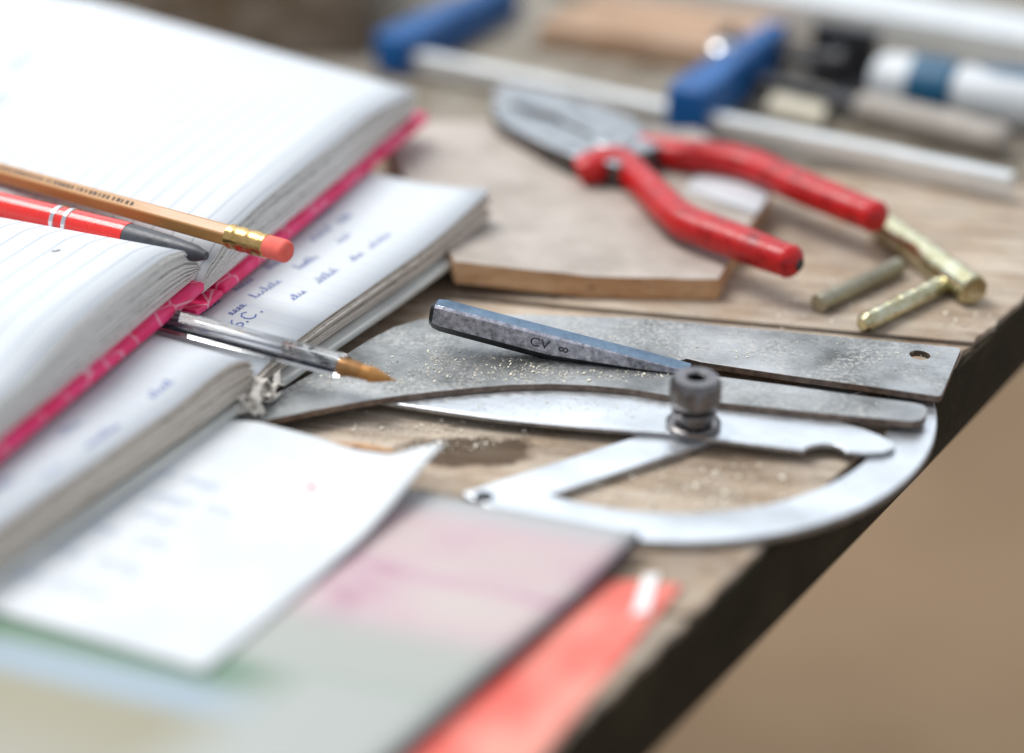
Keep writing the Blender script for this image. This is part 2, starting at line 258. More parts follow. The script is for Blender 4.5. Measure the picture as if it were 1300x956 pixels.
# ------------------------------------------------------------------ object helpers (all coordinates in mm)
def tag(o, label=None, cat=None, group=None, kind=None):
    if label: o['label'] = label
    if cat: o['category'] = cat
    if group: o['group'] = group
    if kind: o['kind'] = kind
    return o
def empty(name, p, label, cat, group=None):
    o = bpy.data.objects.new(name, None); C.objects.link(o); o.location = Vector(p)*MM; o.empty_display_size = 0.01
    return tag(o, label, cat, group)
def link(name, bm, mats, parent=None, smooth=False, bevel=0.0, seg=2):
    """bm in world mm"""
    me = bpy.data.meshes.new(name)
    bmesh.ops.recalc_face_normals(bm, faces=bm.faces)
    if parent is not None: bm.transform(Matrix.Translation(-Vector(parent_pos(parent))/MM))
    bm.transform(Matrix.Scale(MM, 4)); bm.to_mesh(me); bm.free()
    if smooth:
        me.polygons.foreach_set('use_smooth', [True]*len(me.polygons)); me.set_sharp_from_angle(angle=math.radians(38))
    for mn in ([mats] if isinstance(mats, str) else mats): me.materials.append(MATS[mn])
    o = bpy.data.objects.new(name, me); C.objects.link(o)
    if parent is not None: o.parent = parent
    if bevel:
        b = o.modifiers.new('bevel', 'BEVEL'); b.width = bevel*MM; b.segments = seg; b.limit_method = 'ANGLE'; b.angle_limit = math.radians(35)
    return o
def parent_pos(o):
    p = Vector((0, 0, 0))
    while o is not None: p += o.location; o = o.parent
    return p
def loop_prism(loops, z0, z1, bm=None, top=0, side=0):
    """loops: outer polygon and holes in plan; z0/z1 number or function (x,y)"""
    bm = bm or bmesh.new()
    f0 = z0 if callable(z0) else (lambda x, y: z0); f1 = z1 if callable(z1) else (lambda x, y: z1)
    tmp = bmesh.new(); es = []
    for lp in loops:
        vs = [tmp.verts.new((x, y, 0)) for x, y in lp]
        es += [tmp.edges.new((a, b)) for a, b in zip(vs, vs[1:]+vs[:1])]
    bmesh.ops.triangle_fill(tmp, use_beauty=True, use_dissolve=False, edges=es)
    tmp.verts.index_update()
    T = [bm.verts.new((v.co.x, v.co.y, f1(v.co.x, v.co.y))) for v in tmp.verts]
    B = [bm.verts.new((v.co.x, v.co.y, f0(v.co.x, v.co.y))) for v in tmp.verts]
    for f in tmp.faces:
        a = bm.faces.new([T[v.index] for v in f.verts]); a.material_index = top
        a = bm.faces.new([B[v.index] for v in reversed(f.verts)]); a.material_index = side
    i = 0
    for lp in loops:
        n = len(lp)
        for k in range(n):
            a, b = i+k, i+(k+1) % n
            f = bm.faces.new((T[a], T[b], B[b], B[a])); f.material_index = side
        i += n
    tmp.free(); return bm
def lathe(profile, origin, axis, seg=32, bm=None, ref=None):
    """profile [(dist along axis, radius)]"""
    bm = bm or bmesh.new(); ax = Vector(axis).normalized(); r0 = Vector(ref) if ref else (Vector((0, 0, 1)) if abs(ax.z) < 0.9 else Vector((1, 0, 0)))
    u = (r0-ax*r0.dot(ax)).normalized(); v = ax.cross(u); rings = []
    for d, r in profile:
        c = Vector(origin)+ax*d
        rings.append([bm.verts.new(c+(u*math.cos(2*math.pi*k/seg)+v*math.sin(2*math.pi*k/seg))*r) for k in range(seg)] if r > 1e-6 else [bm.verts.new(c)])
    for A, B in zip(rings, rings[1:]):
        for k in range(seg):
            q = [A[k % len(A)], A[(k+1) % len(A)], B[(k+1) % len(B)], B[k % len(B)]]
            q2 = []
            for x in q:
                if x not in q2: q2.append(x)
            if len(q2) > 2: bm.faces.new(q2)
    for R in (rings[0], rings[-1]):
        if len(R) > 2: bm.faces.new(R)
    return bm
def sweep(pts, rads, seg=16, bm=None, power=2.3):
    """tube along pts (world mm); rads [(in-plane, vertical)]"""
    bm = bm or bmesh.new(); rings = []; n = len(pts); pts = [Vector(p) for p in pts]
    for i, p in enumerate(pts):
        t = (pts[min(i+1, n-1)]-pts[max(i-1, 0)]).normalized(); s = t.cross(Vector((0, 0, 1))).normalized(); u = s.cross(t)
        a, b = rads[i]; ring = []
        for k in range(seg):
            th = 2*math.pi*k/seg; c, d = math.cos(th), math.sin(th)
            ring.append(bm.verts.new(p+s*a*math.copysign(abs(c)**(2/power), c)+u*b*math.copysign(abs(d)**(2/power), d)))
        rings.append(ring)
    for A, B in zip(rings, rings[1:]):
        for k in range(seg): bm.faces.new((A[k], A[(k+1) % seg], B[(k+1) % seg], B[k]))
    bm.faces.new(rings[0]); bm.faces.new(rings[-1]); return bm
def smoothpath(pts, n=6):
    pts = [Vector(p) for p in pts]; out = []
    for i in range(len(pts)-1):
        p0, p1, p2, p3 = pts[max(i-1, 0)], pts[i], pts[i+1], pts[min(i+2, len(pts)-1)]
        for k in range(n):
            t = k/n; out.append(0.5*((2*p1)+(p2-p0)*t+(2*p0-5*p1+4*p2-p3)*t*t+(3*p1-p0-3*p2+p3)*t**3))
    out.append(pts[-1]); return out
def rect(c, dirdeg, l, wd):
    e = vdir(dirdeg); n = vdir(dirdeg+90); c = Vector((c[0], c[1], 0))
    return [tuple((c+e*(a*l/2)+n*(b*wd/2)).xy) for a, b in ((-1, -1), (1, -1), (1, 1), (-1, 1))]

# ================================================================== THE SETTING
bm = bmesh.new(); bm.faces.new([bm.verts.new(p) for p in ((-6000, -3000, -850), (6000, -3000, -850), (6000, 9000, -850), (-6000, 9000, -850))])
tag(link('floor', bm, 'floor'), kind='structure')
# workbench: planks ending along the diagonal right-hand edge
ED = 53.8; e0 = Vector((24.7, 283.3, 0)); ed = vdir(ED); en = vdir(ED-90)
bench = empty('workbench', (-100, 450, -30), 'worn wooden workbench of wide planks with a dark edge board', 'workbench')
gd, gn = vdir(-12), vdir(78)
seam0 = Vector((45, 476, 0))
def edge_x(off):      # where a plank line meets the bench edge
    q = seam0+gn*off; # q+gd*t on e0+ed*s
    den = gd.x*ed.y-gd.y*ed.x; r = e0-q; return q+gd*((r.x*ed.y-r.y*ed.x)/den)
offs = [-520, -345, -165, -1.2, 150, 300, 450, 620]
for k in range(len(offs)-1):
    a, b = offs[k]+(1.4 if k == 3 else 0.8), offs[k+1]-(1.2 if k == 2 else 0.8)
    A, B = edge_x(a), edge_x(b); n = 40; edge = []
    for i in range(n+1):
        p = A.lerp(B, i/n); j = random.uniform(-0.7, 0.5)-(random.uniform(0.5, 1.2) if random.random() < 0.1 else 0); edge.append((p.x+en.x*j, p.y+en.y*j))
    left = [tuple((seam0+gn*b-gd*700).xy), tuple((seam0+gn*a-gd*700).xy)]
    link('plank', loop_prism([edge+left], -27-random.random(), 0-random.choice((0, 0.0, 0.25)) if k != 3 else 0), 'bench_wood' if offs[k] < 100 else 'bench_wood_dirty_shaded', bench, bevel=0.9, seg=2)
q0 = e0-ed*420+en*(-6); q1 = e0+ed*620+en*(-6)
link('edge_board', loop_prism([[tuple((q0+en*5.2).xy), tuple((q1+en*5.2).xy), tuple((q1-en*14).xy), tuple((q0-en*14).xy)]], -31.5, -28.1), 'bench_side', bench, bevel=1.2)
link('edge_strip', loop_prism([[tuple((q0+en*7.4).xy), tuple((q1+en*7.4).xy), tuple((q1+en*5.4).xy), tuple((q0+en*5.4).xy)]], -30.5, -2.2), 'bench_side', bench, bevel=0.5)

# ================================================================== PROTRACTOR (D frame, swing arm, thumbscrew)
RC = Vector((44.0, 418.0, 0)); RO, RI = 82.0, 68.5
Z1, Z2, Z3 = 2.5, 4.2, 6.4      # tops of frame, arm, forked plate
pr = empty('protractor', (RC.x, RC.y, 0), 'bright steel D-shaped protractor hanging over the bench edge under the forked plate', 'protractor')
cd = vdir(31.6); cn = vdir(121.6)
far0 = Vector((-12.7, 360.0, 0)); dfar = (far0-RC).dot(cn); dnear = dfar-13.4
def arcpts(r, dist, n):
    half = math.sqrt(r*r-dist*dist); a0 = math.atan2(*reversed((RC+cn*dist-cd*half-RC).xy)); a1 = math.atan2(*reversed((cn*dist+cd*half).xy))
    while a1 < a0: a1 += 2*math.pi
    return [(RC.x+r*math.cos(a0+(a1-a0)*i/n), RC.y+r*math.sin(a0+(a1-a0)*i/n)) for i in range(n+1)]
outer = arcpts(RO, dfar, 90); inner = arcpts(RI, dnear, 80)
# small rounded notch near the left tip
tip = Vector((outer[0][0], outer[0][1], 0))
fr = link('frame', loop_prism([outer, inner], 0.05, Z1, side=1), ['bright_steel', 'bright_edge'], pr, bevel=0.45)
bm = lathe([(0, 2.6), (0.5, 2.6), (0.5, 0)], (tip.x+6.0, tip.y-2.2, Z1-0.35), (0, 0, 1), 20)
link('rivet', bm, 'black_steel', fr)
near = [(470, 507), (500, 512), (560, 521), (638, 532), (743, 542), (848, 549.5), (937, 561), (1012, 570), (1021, 571), (1026, 567), (1036, 564), (1047, 563), (1058, 564), (1068, 567.5), (1074, 573), (1100, 575), (1122, 574), (1136, 569), (1137, 563), (1120, 553), (1095, 543), (1074, 537)]
arm = [P2(x, y, Z2) for x, y in near]
ea = vdir(-14); last = Vector(arm[-1]).to_3d()
arm += [tuple((last+vdir(76)*7-ea*10).xy), tuple((last+vdir(76)*12-ea*60).xy), tuple((last+vdir(76)*15-ea*110).xy), tuple((last+vdir(76)*12-ea*132).xy)]
a_o = link('swing_arm', loop_prism([arm], Z1+0.02, Z2, side=1), ['bright_steel', 'bright_edge'], pr, bevel=0.5)
K = (52.0, 392.5, Z2)
prof = [(0, 7.6), (0.3, 7.9), (1.4, 7.9), (1.8, 7.4), (2.0, 5.3), (3.9, 5.2), (4.1, 6.2), (4.5, 6.5), (5.4, 6.5), (5.8, 6.1), (6.0, 4.3), (7.8, 4.3), (8.0, 6.9), (8.5, 7.2), (14.6, 7.2), (16.0, 6.2), (16.0, 3.0), (15.6, 2.6), (12.0, 2.4), (12.0, 0)]
kn = link('thumbscrew', lathe(prof, K, (0, 0, 1), 64), 'knob_steel', pr, smooth=True)
bm = bmesh.new()           # knurling ribs on the head
for k in range(60):
    a = 2*math.pi*k/60; c = Vector((K[0]+7.17*math.cos(a), K[1]+7.17*math.sin(a), 0)); t = Vector((-math.sin(a), math.cos(a), 0)); n = Vector((math.cos(a), math.sin(a), 0))
    v = [bm.verts.new((c+t*s*0.27+n*d).xy.to_3d()+Vector((0, 0, Z2+z))) for z in (8.9, 13.9) for s, d in ((-1, 0), (0, 0.22), (1, 0))]
    bm.faces.new((v[0], v[1], v[4], v[3])); bm.faces.new((v[1], v[2], v[5], v[4])); bm.faces.new((v[0], v[2], v[1])); bm.faces.new((v[3], v[4], v[5])); bm.faces.new((v[0], v[3], v[5], v[2]))
link('knurling', bm, 'knob_steel', kn)

# ================================================================== FORKED STEEL PLATE
pts = [(225, 566), (330, 510), (430, 455), (470, 430), (500, 415), (530, 406), (560, 402), (640, 399), (700, 400), (820, 404), (1000, 421), (1217, 441), (1220, 444), (1196, 501), (1192, 503), (1100, 489.5), (1000, 476), (890, 459.5), (872, 455), (864, 458), (864, 467), (880, 473), (912, 477.5), (1000, 489), (1080, 500.5), (1160, 511), (1172, 514), (1178, 519), (1176, 528), (1170, 533), (1158, 535), (1040, 524), (915, 511), (860, 503.5), (800, 493.5), (750, 489), (700, 487), (650, 488), (600, 492), (550, 497), (500, 503), (450, 511), (400, 520), (340, 532.5), (280, 545)]
hc = P(1168, 450.5, Z3); hole = [(hc.x+3.1*math.cos(2*math.pi*k/24), hc.y+3.1*math.sin(2*math.pi*k/24)) for k in range(24)]
tag(link('forked_plate', loop_prism([[P2(x, y, Z3) for x, y in pts], hole], Z2+0.02, Z3, side=1), ['plate_steel', 'edge_steel'], bevel=0.25),
    'dusty grey forked sheet steel plate with a small hole in its longer prong', 'steel plate')

# ================================================================== COLD CHISEL
def chisel():
    tipb = Vector((53.0, 422.0, Z3)); head_xy = Vector((-26.5, 440.0, 0)); ax = (tipb-head_xy); ax.z = 0; Lc = ax.length; ax.normalize(); sd = Vector((-ax.y, ax.x, 0))
    root = empty('cold_chisel', (14, 431, Z3), 'small grey steel cold chisel stamped CV lying tilted on the forked plate', 'chisel')
    tilt = math.radians(10.0); xh = Lc*0.46; drop = (Lc-xh)*math.tan(tilt)
    H = drop+1.5; Wd = 6.6
    # stations (x from head, z bottom, z top, half width, bevel)
    st = [(0.0, 1.6, H-1.6, Wd/2-1.5, 1.0), (1.4, 0.5, H-0.4, Wd/2-0.5, 1.4), (4.0, 0, H, Wd/2, 1.6), (xh-3, 0, H, Wd/2, 1.6), (xh+2, 0.25, H, Wd/2, 1.5), (Lc-14, drop*0.66, H, Wd/2-0.2, 0.5), (Lc, drop, H-0.1, Wd/2-0.5, 0.18)]
    bm = bmesh.new(); rings = []
    def W(x, y, z):
        dx = x-xh; c, s = math.cos(tilt), math.sin(tilt)
        xx = xh+dx*c+z*s; zz = -dx*s+z*c
        q = head_xy+ax*xx+sd*y; return Vector((q.x, q.y, Z3+0.02+zz))
    for x, zb, zt, hw, bv in st:
        r = [(-hw, zb+bv*1.7), (-hw, zt-bv*0.5), (-hw+bv*0.5, zt), (hw-bv*0.5, zt), (hw, zt-bv*0.5), (hw, zb+bv*1.7), (hw-bv, zb), (-hw+bv, zb)]
        rings.append([bm.verts.new(W(x, y, z)) for y, z in r])
    for A, B in zip(rings, rings[1:]):
        for k in range(8):
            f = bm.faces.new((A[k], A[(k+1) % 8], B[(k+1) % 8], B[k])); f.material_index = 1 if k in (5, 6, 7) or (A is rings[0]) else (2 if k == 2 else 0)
    f = bm.faces.new(rings[0]); f.material_index = 1; bm.faces.new(rings[-1])
    link('blade', bm, ['dark_steel', 'black_steel', 'sky_reflection_steel'], root, bevel=0.25)
    for txt, x, rot, size in (('CV', 35.5, 0, 4.8), ('8', 43.2, 90, 4.4)):     # stamped letters on the near flank
        cu = bpy.data.curves.new('stamp', 'FONT'); cu.body = txt; cu.size = size; cu.extrude = 0.02; cu.offset = 0.03; cu.align_x = 'CENTER'; cu.align_y = 'CENTER'
        to = bpy.data.objects.new('stamp_text', cu); C.objects.link(to); dg = bpy.context.evaluated_depsgraph_get(); me = bpy.data.meshes.new_from_object(to.evaluated_get(dg))
        bm = bmesh.new(); bm.from_mesh(me); bpy.data.objects.remove(to)
        for v in bm.verts:
            x0, y0, z0 = v.co; c, s = math.cos(math.radians(rot)), math.sin(math.radians(rot)); x1, y1 = x0*c-y0*s, x0*s+y0*c
            v.co = W(x+x1, -Wd/2-0.01-z0, H*0.62+y1*0.9)
        link('stamp', bm, 'stamp_ink', root)
chisel()

# ================================================================== BOOKS
def make_half(root, name, O, ang, spdeg, W, L, bot, top, rise, nb, mats, t0=0.0, seed=0, ns=26, nt=14):
    """page bundles of one half of an open book; s runs from the spine along the tail edge, t along the spine"""
    rnd = random.Random(seed); e = vdir(ang); sp = vdir(spdeg); o = Vector((O[0], O[1], 0))
    for k in range(nb):
        fa, fb = k/nb, (k+1)/nb
        wob = [rnd.uniform(-0.2, 0.2)*7/nb for _ in range(3)]
        ta = t0+rnd.uniform(-1.1, 1.1) if k < nb-1 else t0-0.2; Wk = W+rnd.uniform(-2.6, 0.8)
        bm = bmesh.new(); uvl = bm.loops.layers.uv.new('UVMap'); G = {}
        def zz(s, t, f):
            a, b = lerp(bot, s), lerp(top, s); ph = s/W*6.0
            return a+(b-a)*f+(wob[0]*math.sin(ph+k)+wob[1]*math.sin(2*ph+wob[2]*20))*(1 if 0 < f < 1 else 0)+rise(s, t)*f
        gap = 0.10
        for i in range(ns+1):
            s = 0.3+(Wk-0.3)*(i/ns)**1.25
            for j in range(nt+1):
                t = ta+(L-ta)*j/nt
                for lv, f in ((0, fa), (1, fb)):
                    p = o+e*s+sp*t; G[i, j, lv] = (bm.verts.new((p.x, p.y, zz(s, t, f)+(gap if lv == 0 and k else 0))), s, t, f)
        def face(keys, mi, uvf):
            f = bm.faces.new([G[q][0] for q in keys]); f.material_index = mi
            for lp, q in zip(f.loops, keys): lp[uvl].uv = uvf(G[q])
            f.smooth = (mi == 0)
        page = lambda g: (g[1], g[2]); edg = lambda g: (g[1]+g[2], g[0].co.z)
        for i in range(ns):
            for j in range(nt):
                face([(i, j, 1), (i+1, j, 1), (i+1, j+1, 1), (i, j+1, 1)], 0 if k == nb-1 else 1, page if k == nb-1 else edg)
                face([(i, j, 0), (i, j+1, 0), (i+1, j+1, 0), (i+1, j, 0)], 1, edg)
            face([(i, 0, 0), (i+1, 0, 0), (i+1, 0, 1), (i, 0, 1)], 1, edg); face([(i, nt, 0), (i, nt, 1), (i+1, nt, 1), (i+1, nt, 0)], 1, edg)
        for j in range(nt):
            face([(0, j, 0), (0, j, 1), (0, j+1, 1), (0, j+1, 0)], 1, edg); face([(ns, j, 0), (ns, j+1, 0), (ns, j+1, 1), (ns, j, 1)], 1, edg)
        link(name, bm, mats, root)
    def surf(s, t, dz=0.0):
        p = o+e*s+sp*t; return Vector((p.x, p.y, lerp(top, s)+rise(s, t)+dz))
    return surf
def slab_strip(root, name, O, ang, spdeg, s0, s1, t0, t1, bot, top, m, bevel=0.5):
    e = vdir(ang); sp = vdir(spdeg); o = Vector((O[0], O[1], 0)); bm = bmesh.new(); n = 20; R = []
    for i in range(n+1):
        s = s0+(s1-s0)*i/n
        R.append([bm.verts.new(tuple((o+e*s+sp*t).xy)+(f(s),)) for t, f in ((t0, bot), (t0, top), (t1, top), (t1, bot))])
    for A, B in zip(R, R[1:]):
        for k in range(4): bm.faces.new((A[k], A[(k+1) % 4], B[(k+1) % 4], B[k]))
    bm.faces.new(R[0]); bm.faces.new(R[-1])
    return link(name, bm, m, root, bevel=bevel)
def ribbon(bm, path, wd, surf):
    """path in (s,t) page coordinates, flat ink line on the page"""
    for (a, b), (c, d) in zip(path, path[1:]):
        dx, dy = c-a, d-b; l = math.hypot(dx, dy)
        if l < 1e-6: continue
        nx, ny = -dy/l*wd/2, dx/l*wd/2; ex, ey = dx/l*wd*0.3, dy/l*wd*0.3
        bm.faces.new([bm.verts.new(surf(x, y, 0.12)) for x, y in ((a-ex+nx, b-ey+ny), (a-ex-nx, b-ey-ny), (c+ex-nx, d+ey-ny), (c+ex+nx, d+ey+ny))])
def scribble(rnd, s, t, nlet, h):
    """cursive word: returns strokes, advance"""
    path = []; x = s
    for q in range(nlet):
        up = h*rnd.choice((0.5, 0.55, 0.6, 0.65, 1.0, 1.2)); wd = h*rnd.uniform(0.5, 0.75); loop = rnd.choice((0.2, 0.35, 0.5)); down = rnd.choice((0, 0, 0, -0.45*h))
        for k in range(9):
            f = k/8; a = 2*math.pi*f
            path.append((x+wd*f+wd*loop*math.sin(a), t+(0.5-0.5*math.cos(a))*up+(down*math.sin(math.pi*f)**3 if f > 0.5 else 0)))
        x += wd
    return path, x
def stroke_glyph(ch, s, t, h):
    if ch == '6': pts = [(0.55, 1), (0.25, 0.8), (0.08, 0.45), (0.1, 0.15), (0.3, 0), (0.52, 0.12), (0.55, 0.35), (0.35, 0.48), (0.12, 0.32)]
    elif ch == 'C': pts = [(0.7, 0.85), (0.45, 1), (0.15, 0.8), (0.05, 0.45), (0.15, 0.12), (0.45, 0), (0.72, 0.15)]
    else: pts = [(0.1, 0), (0.18, 0.06), (0.1, 0.1)]
    return [(s+a*h, t+b*h) for a, b in pts]

# ---- lower notebook, lying open on the plate
OL = (-74.0, 404.0)
nb_l = empty('open_notebook', (OL[0], OL[1], 6.7), 'open handwritten notebook with grey cover lying under the pink diary', 'notebook')
z0 = lambda s, t: 0.0
zr = lambda s, t: 3.2*math.exp(-(max(t, 0)/16)**2)*max(0, (s-95)/44)**2      # dog-eared tail corner
lf = make_half(nb_l, 'page_bundle', OL, -119.5, 150.5, 150, 205, [(0, 12), (6, 10.2), (37, 9.6), (150, 7.5)], [(0, 17.5), (3, 20.5), (8, 22.6), (15, 22.8), (36, 20.6), (72, 19.6), (150, 17.5)], z0, 13, ['note_page', 'note_edge'], 1.0, 3)
lr = make_half(nb_l, 'page_bundle', OL, 61.0, 150.5, 139, 205, [(0, 10.5), (10, 9.2), (86, 9.6), (140, 12)], [(0, 13), (6, 15), (15, 16), (42, 17.2), (82, 18.2), (140, 21.5)], zr, 13, ['note_page', 'note_edge'], 1.5, 5)
slab_strip(nb_l, 'cover', OL, -119.5, 150.5, 6, 154, -1.5, 207, lambda s: 6.9-0.012*s, lambda s: 9.3-0.012*s, 'grey_cover', 0.8)
slab_strip(nb_l, 'cover', OL, 61.0, 150.5, 9, 143, -2.5, 207, lambda s: 6.75+0.03*max(0, s-70), lambda s: 9.1+0.03*max(0, s-70), 'grey_cover', 0.8)
slab_strip(nb_l, 'spine', OL, 61.0, 150.5, -7, 8.5, -1.0, 207, lambda s: 6.7, lambda s: 7.6, 'grey_cover', 0.3)
# frayed spine paper
rnd = random.Random(11)
for k in range(15):
    bm = bmesh.new(); c = Vector((OL[0], OL[1], 0))+vdir(61)*rnd.uniform(-11, 7)+vdir(150.5)*rnd.uniform(-5.5, 0.5); zb = rnd.uniform(7.7, 10.5); a = rnd.uniform(0, 180); n = 7
    L2 = rnd.uniform(3, 9); W2 = rnd.uniform(1.0, 3.6); G = []
    for i in range(n):
        f = i/(n-1); mid = c+vdir(a)*(f-0.5)*L2; w2 = W2*(0.4+0.6*math.sin(math.pi*min(1, f+0.2)))*rnd.uniform(0.7, 1.2)
        zc = zb+2.0*math.sin(f*4+k)+1.0
        G.append([bm.verts.new((mid+vdir(a+90)*w2*s2).xy.to_3d()+Vector((0, 0, zc+s2*1.2*math.sin(f*7+k)))) for s2 in (-0.5, 0, 0.5)])
    for A, B in zip(G, G[1:]):
        for q in (0, 1): bm.faces.new((A[q], A[q+1], B[q+1], B[q]))
    o = link('spine_scrap', bm, 'scrap_paper', nb_l); sm = o.modifiers.new('s', 'SOLIDIFY'); sm.thickness = 0.35*MM
# handwriting (blue ink), each word a piece
def ink_word(path, wd, surf, m, root, extra=()):
    bm = bmesh.new(); ribbon(bm, path, wd, surf)
    for p in extra: ribbon(bm, p, wd, surf)
    return link('handwriting', bm, m, root)
rnd = random.Random(23)
for r, t in enumerate((17, 29, 38, 47, 57, 67, 77, 88)):
    s = 6+rnd.uniform(-1, 4)+(26 if r in (4, 6) else 0)
    if r == 0:
        gl = [stroke_glyph(ch, s+10+ds*1.2, t+4.5, 5.2) for ch, ds in (('6', 0), ('.', 3), ('C', 4.6), ('.', 9))]
        for g in gl: ink_word(g, 0.5, lr, 'ink', nb_l)
        s = 42
    while s < 92+rnd.uniform(-10, 14):
        p, s2 = scribble(rnd, s, t+rnd.uniform(-0.6, 0.6), rnd.choice((4, 5, 6, 7)), 3.0)
        ink_word(p, 0.36, lr, 'ink' if r < 5 else 'ink_pale', nb_l); s = s2+rnd.uniform(3, 12)
for s, t, n, h, pale in ((62, 7, 7, 3.0, 0), (34, 9, 5, 3.0, 0), (78, 6.5, 3, 3.2, 1), (90, 13, 4, 3.2, 0), (60, 17, 4, 3.0, 1)):
    p, s2 = scribble(rnd, -s, t, n, h)
    ink_word([(-x, y) for x, y in p], 0.38, lf, 'ink_pale' if pale else 'ink', nb_l)

# ---- pink diary on top of it
OU = (-94.6, 441.6)
di = empty('pink_diary', (OU[0], OU[1], 21), 'open ruled diary with crackled pink cover lying on the other notebook', 'diary')
SPU = 157.0
risef = lambda s, t: 0.0
riser = lambda s, t: (min(max(t, 0), 150)*0.14)*(max(0, s)/168)**1.3
uf = make_half(di, 'page_bundle', OU, -110.5, SPU, 165, 215, [(0, 30), (4, 28.9), (70, 26.0), (165, 23)], [(0, 31.5), (3, 37.5), (9, 41.0), (18, 42.8), (44, 42.6), (64, 41.6), (90, 36), (165, 32)], risef, 16, ['diary_page', 'diary_edge'], 1.5, 8, ns=34)
ur = make_half(di, 'page_bundle', OU, 69.5, SPU, 166, 215, [(0, 22.5), (8, 22.4), (75, 24.4), (166, 28.2)], [(0, 26), (5, 30), (22, 36.6), (45, 38.6), (77, 40), (122, 41.4), (166, 38)], riser, 16, ['diary_page', 'diary_edge'], 1.5, 9, ns=34)
slab_strip(di, 'cover', OU, -110.5, SPU, 2, 170, -1.5, 218, lambda s: 25.3-0.032*s, lambda s: 28.6-0.036*s, 'pink_cover', 1.0)
slab_strip(di, 'cover', OU, 69.5, SPU, 9, 171, -1.5, 218, lambda s: 18.7+0.03*s, lambda s: 21.9+0.034*s, 'pink_cover', 1.0)
slab_strip(di, 'spine', OU, 69.5, SPU, -8, 8.6, -1.2, 218, lambda s: 18.6+0.2*abs(s)*0.2, lambda s: 20.6+0.2*abs(s)*0.2, 'pink_cover', 0.6)
rnd = random.Random(5)
for s, t, n in ((24, 112, 3), (34, 150, 6), (50, 140, 5), (66, 128, 4), (60, 160, 6), (80, 150, 5), (95, 140, 5)):
    p, _ = scribble(rnd, s, t, n, 5); ink_word(p, 0.55, ur, 'ink_pale', di)
p, _ = scribble(rnd, 17, 100, 4, 6); ink_word(p, 0.9, ur, 'ink', di)
for s, t in ((26, 33), (60, 61)):
    bm = bmesh.new(); ribbon(bm, [(s, t), (s+1.2, t+0.6), (s+1.6, t+1.6)], 0.7, uf); link('smudge', bm, 'pencil_mark', di)

# ================================================================== PENS
def ray_pts(a, b):
    A, B = P(*a), P(*b); return A, (B-A).normalized(), (B-A).length
# clear ballpoint lying in the notebook gutter
A, d, Lp = ray_pts((440, 466, 15.5), (205, 404, 23.2)); back = d
pen = empty('ballpoint_pen', A, 'clear hexagonal ballpoint pen with copper tip lying in the notebook gutter', 'pen')
bm = lathe([(-4.5, 2.85), (-1, 3.1), (0, 3.5), (2.5, 4.25), (120, 4.25)], A, back, 6)
inn = lathe([(-0.0, 2.2), (118, 2.2)], A+back*1.0, back, 18); 
link('barrel', bm, 'clear_plastic', pen, bevel=0.5, seg=2)
inn.free()
link('ink_tube', lathe([(0, 0), (0, 1.0), (116, 1.0), (116, 0)], A+back*3.5-Vector((0, 0, 1.25)), back, 18), 'ink_tube', pen, smooth=False)
f = -back
link('tip', lathe([(-2.5, 1.4), (-2.4, 2.2), (0.05, 2.3), (3, 2.3), (5.5, 2.25), (7.0, 2.2), (7.2, 2.5), (8.6, 2.3), (13.6, 0.7), (13.8, 0.45), (15.2, 0.35), (15.4, 0)], A+Vector((0, 0, -0.2)), f, 24), 'copper_tip', pen, smooth=True)
# pencil
A, d, _ = ray_pts((366, 320, 41), (130, 255, 41)); 
pc = empty('pencil', A, 'natural wood pencil with gold ferrule and coral eraser lying across the diary', 'pencil')
link('eraser', lathe([(0, 0), (0, 2.7), (0.7, 3.4), (1.5, 3.5), (9, 3.5)], A, d, 28), 'eraser', pc, smooth=False, bevel=0.2)
link('ferrule', lathe([(7.8, 3.5), (8.0, 3.7), (8.8, 3.75), (9.6, 3.62), (10.2, 3.62), (11.2, 3.82), (12.6, 3.9), (14.0, 3.82), (14.9, 3.62), (15.5, 3.62), (16.5, 3.82), (18.0, 3.9), (19.4, 3.82), (20.2, 3.65), (20.8, 3.65), (21.4, 3.85), (22.4, 3.85), (22.6, 3.6)], A, d, 48), 'gold', pc, smooth=True)
sh = link('shaft', lathe([(21.8, 3.75), (180, 3.75)], A, d, 6), 'pencil_wood', pc, bevel=0.45, seg=2)
bm = bmesh.new(); rnd = random.Random(3)       # worn imprint line along one flat
sv = d.cross(Vector((0, 0, 1))).normalized(); sv = sv if sv.y < 0 else -sv; upv = (Vector((0, 0, 1))-d*d.z).normalized()
for k in range(46):
    x = 62+k*2.0+rnd.uniform(-0.3, 0.3); w2 = rnd.uniform(0.4, 0.8); nv = (upv*math.cos(math.pi/6)+sv*math.sin(math.pi/6)); tv = d.cross(nv); c = A+d*x+nv*3.29
    bm.faces.new([bm.verts.new(c+d*a*w2+tv*b*0.75) for a, b in ((-1, -1), (1, -1), (1, 1), (-1, 1))])
link('imprint', bm, 'pencil_mark', sh)
# red ball pen with chrome rings
A, d, _ = ray_pts((262, 325, 38.5), (0, 262, 38.5))
rp = empty('red_pen', A, 'red pen with two chrome rings and dark rubber grip lying beside the pencil', 'pen')
link('grip', lathe([(0, 0), (0, 1.3), (2, 1.9), (4, 2.6), (14, 3.6), (30, 4.4)], A, d, 28), 'black_rubber', rp, smooth=True)
link('barrel', lathe([(29.8, 0), (29.8, 4.5), (31, 4.7), (150, 4.7), (151, 0)], A, d, 32), 'red_plastic', rp, smooth=True)
for x in (52.5, 57.5): link('ring', lathe([(x-0.9, 4.6), (x-0.7, 5.1), (x+0.7, 5.1), (x+0.9, 4.6)], A, d, 32), 'chrome', rp, smooth=True)

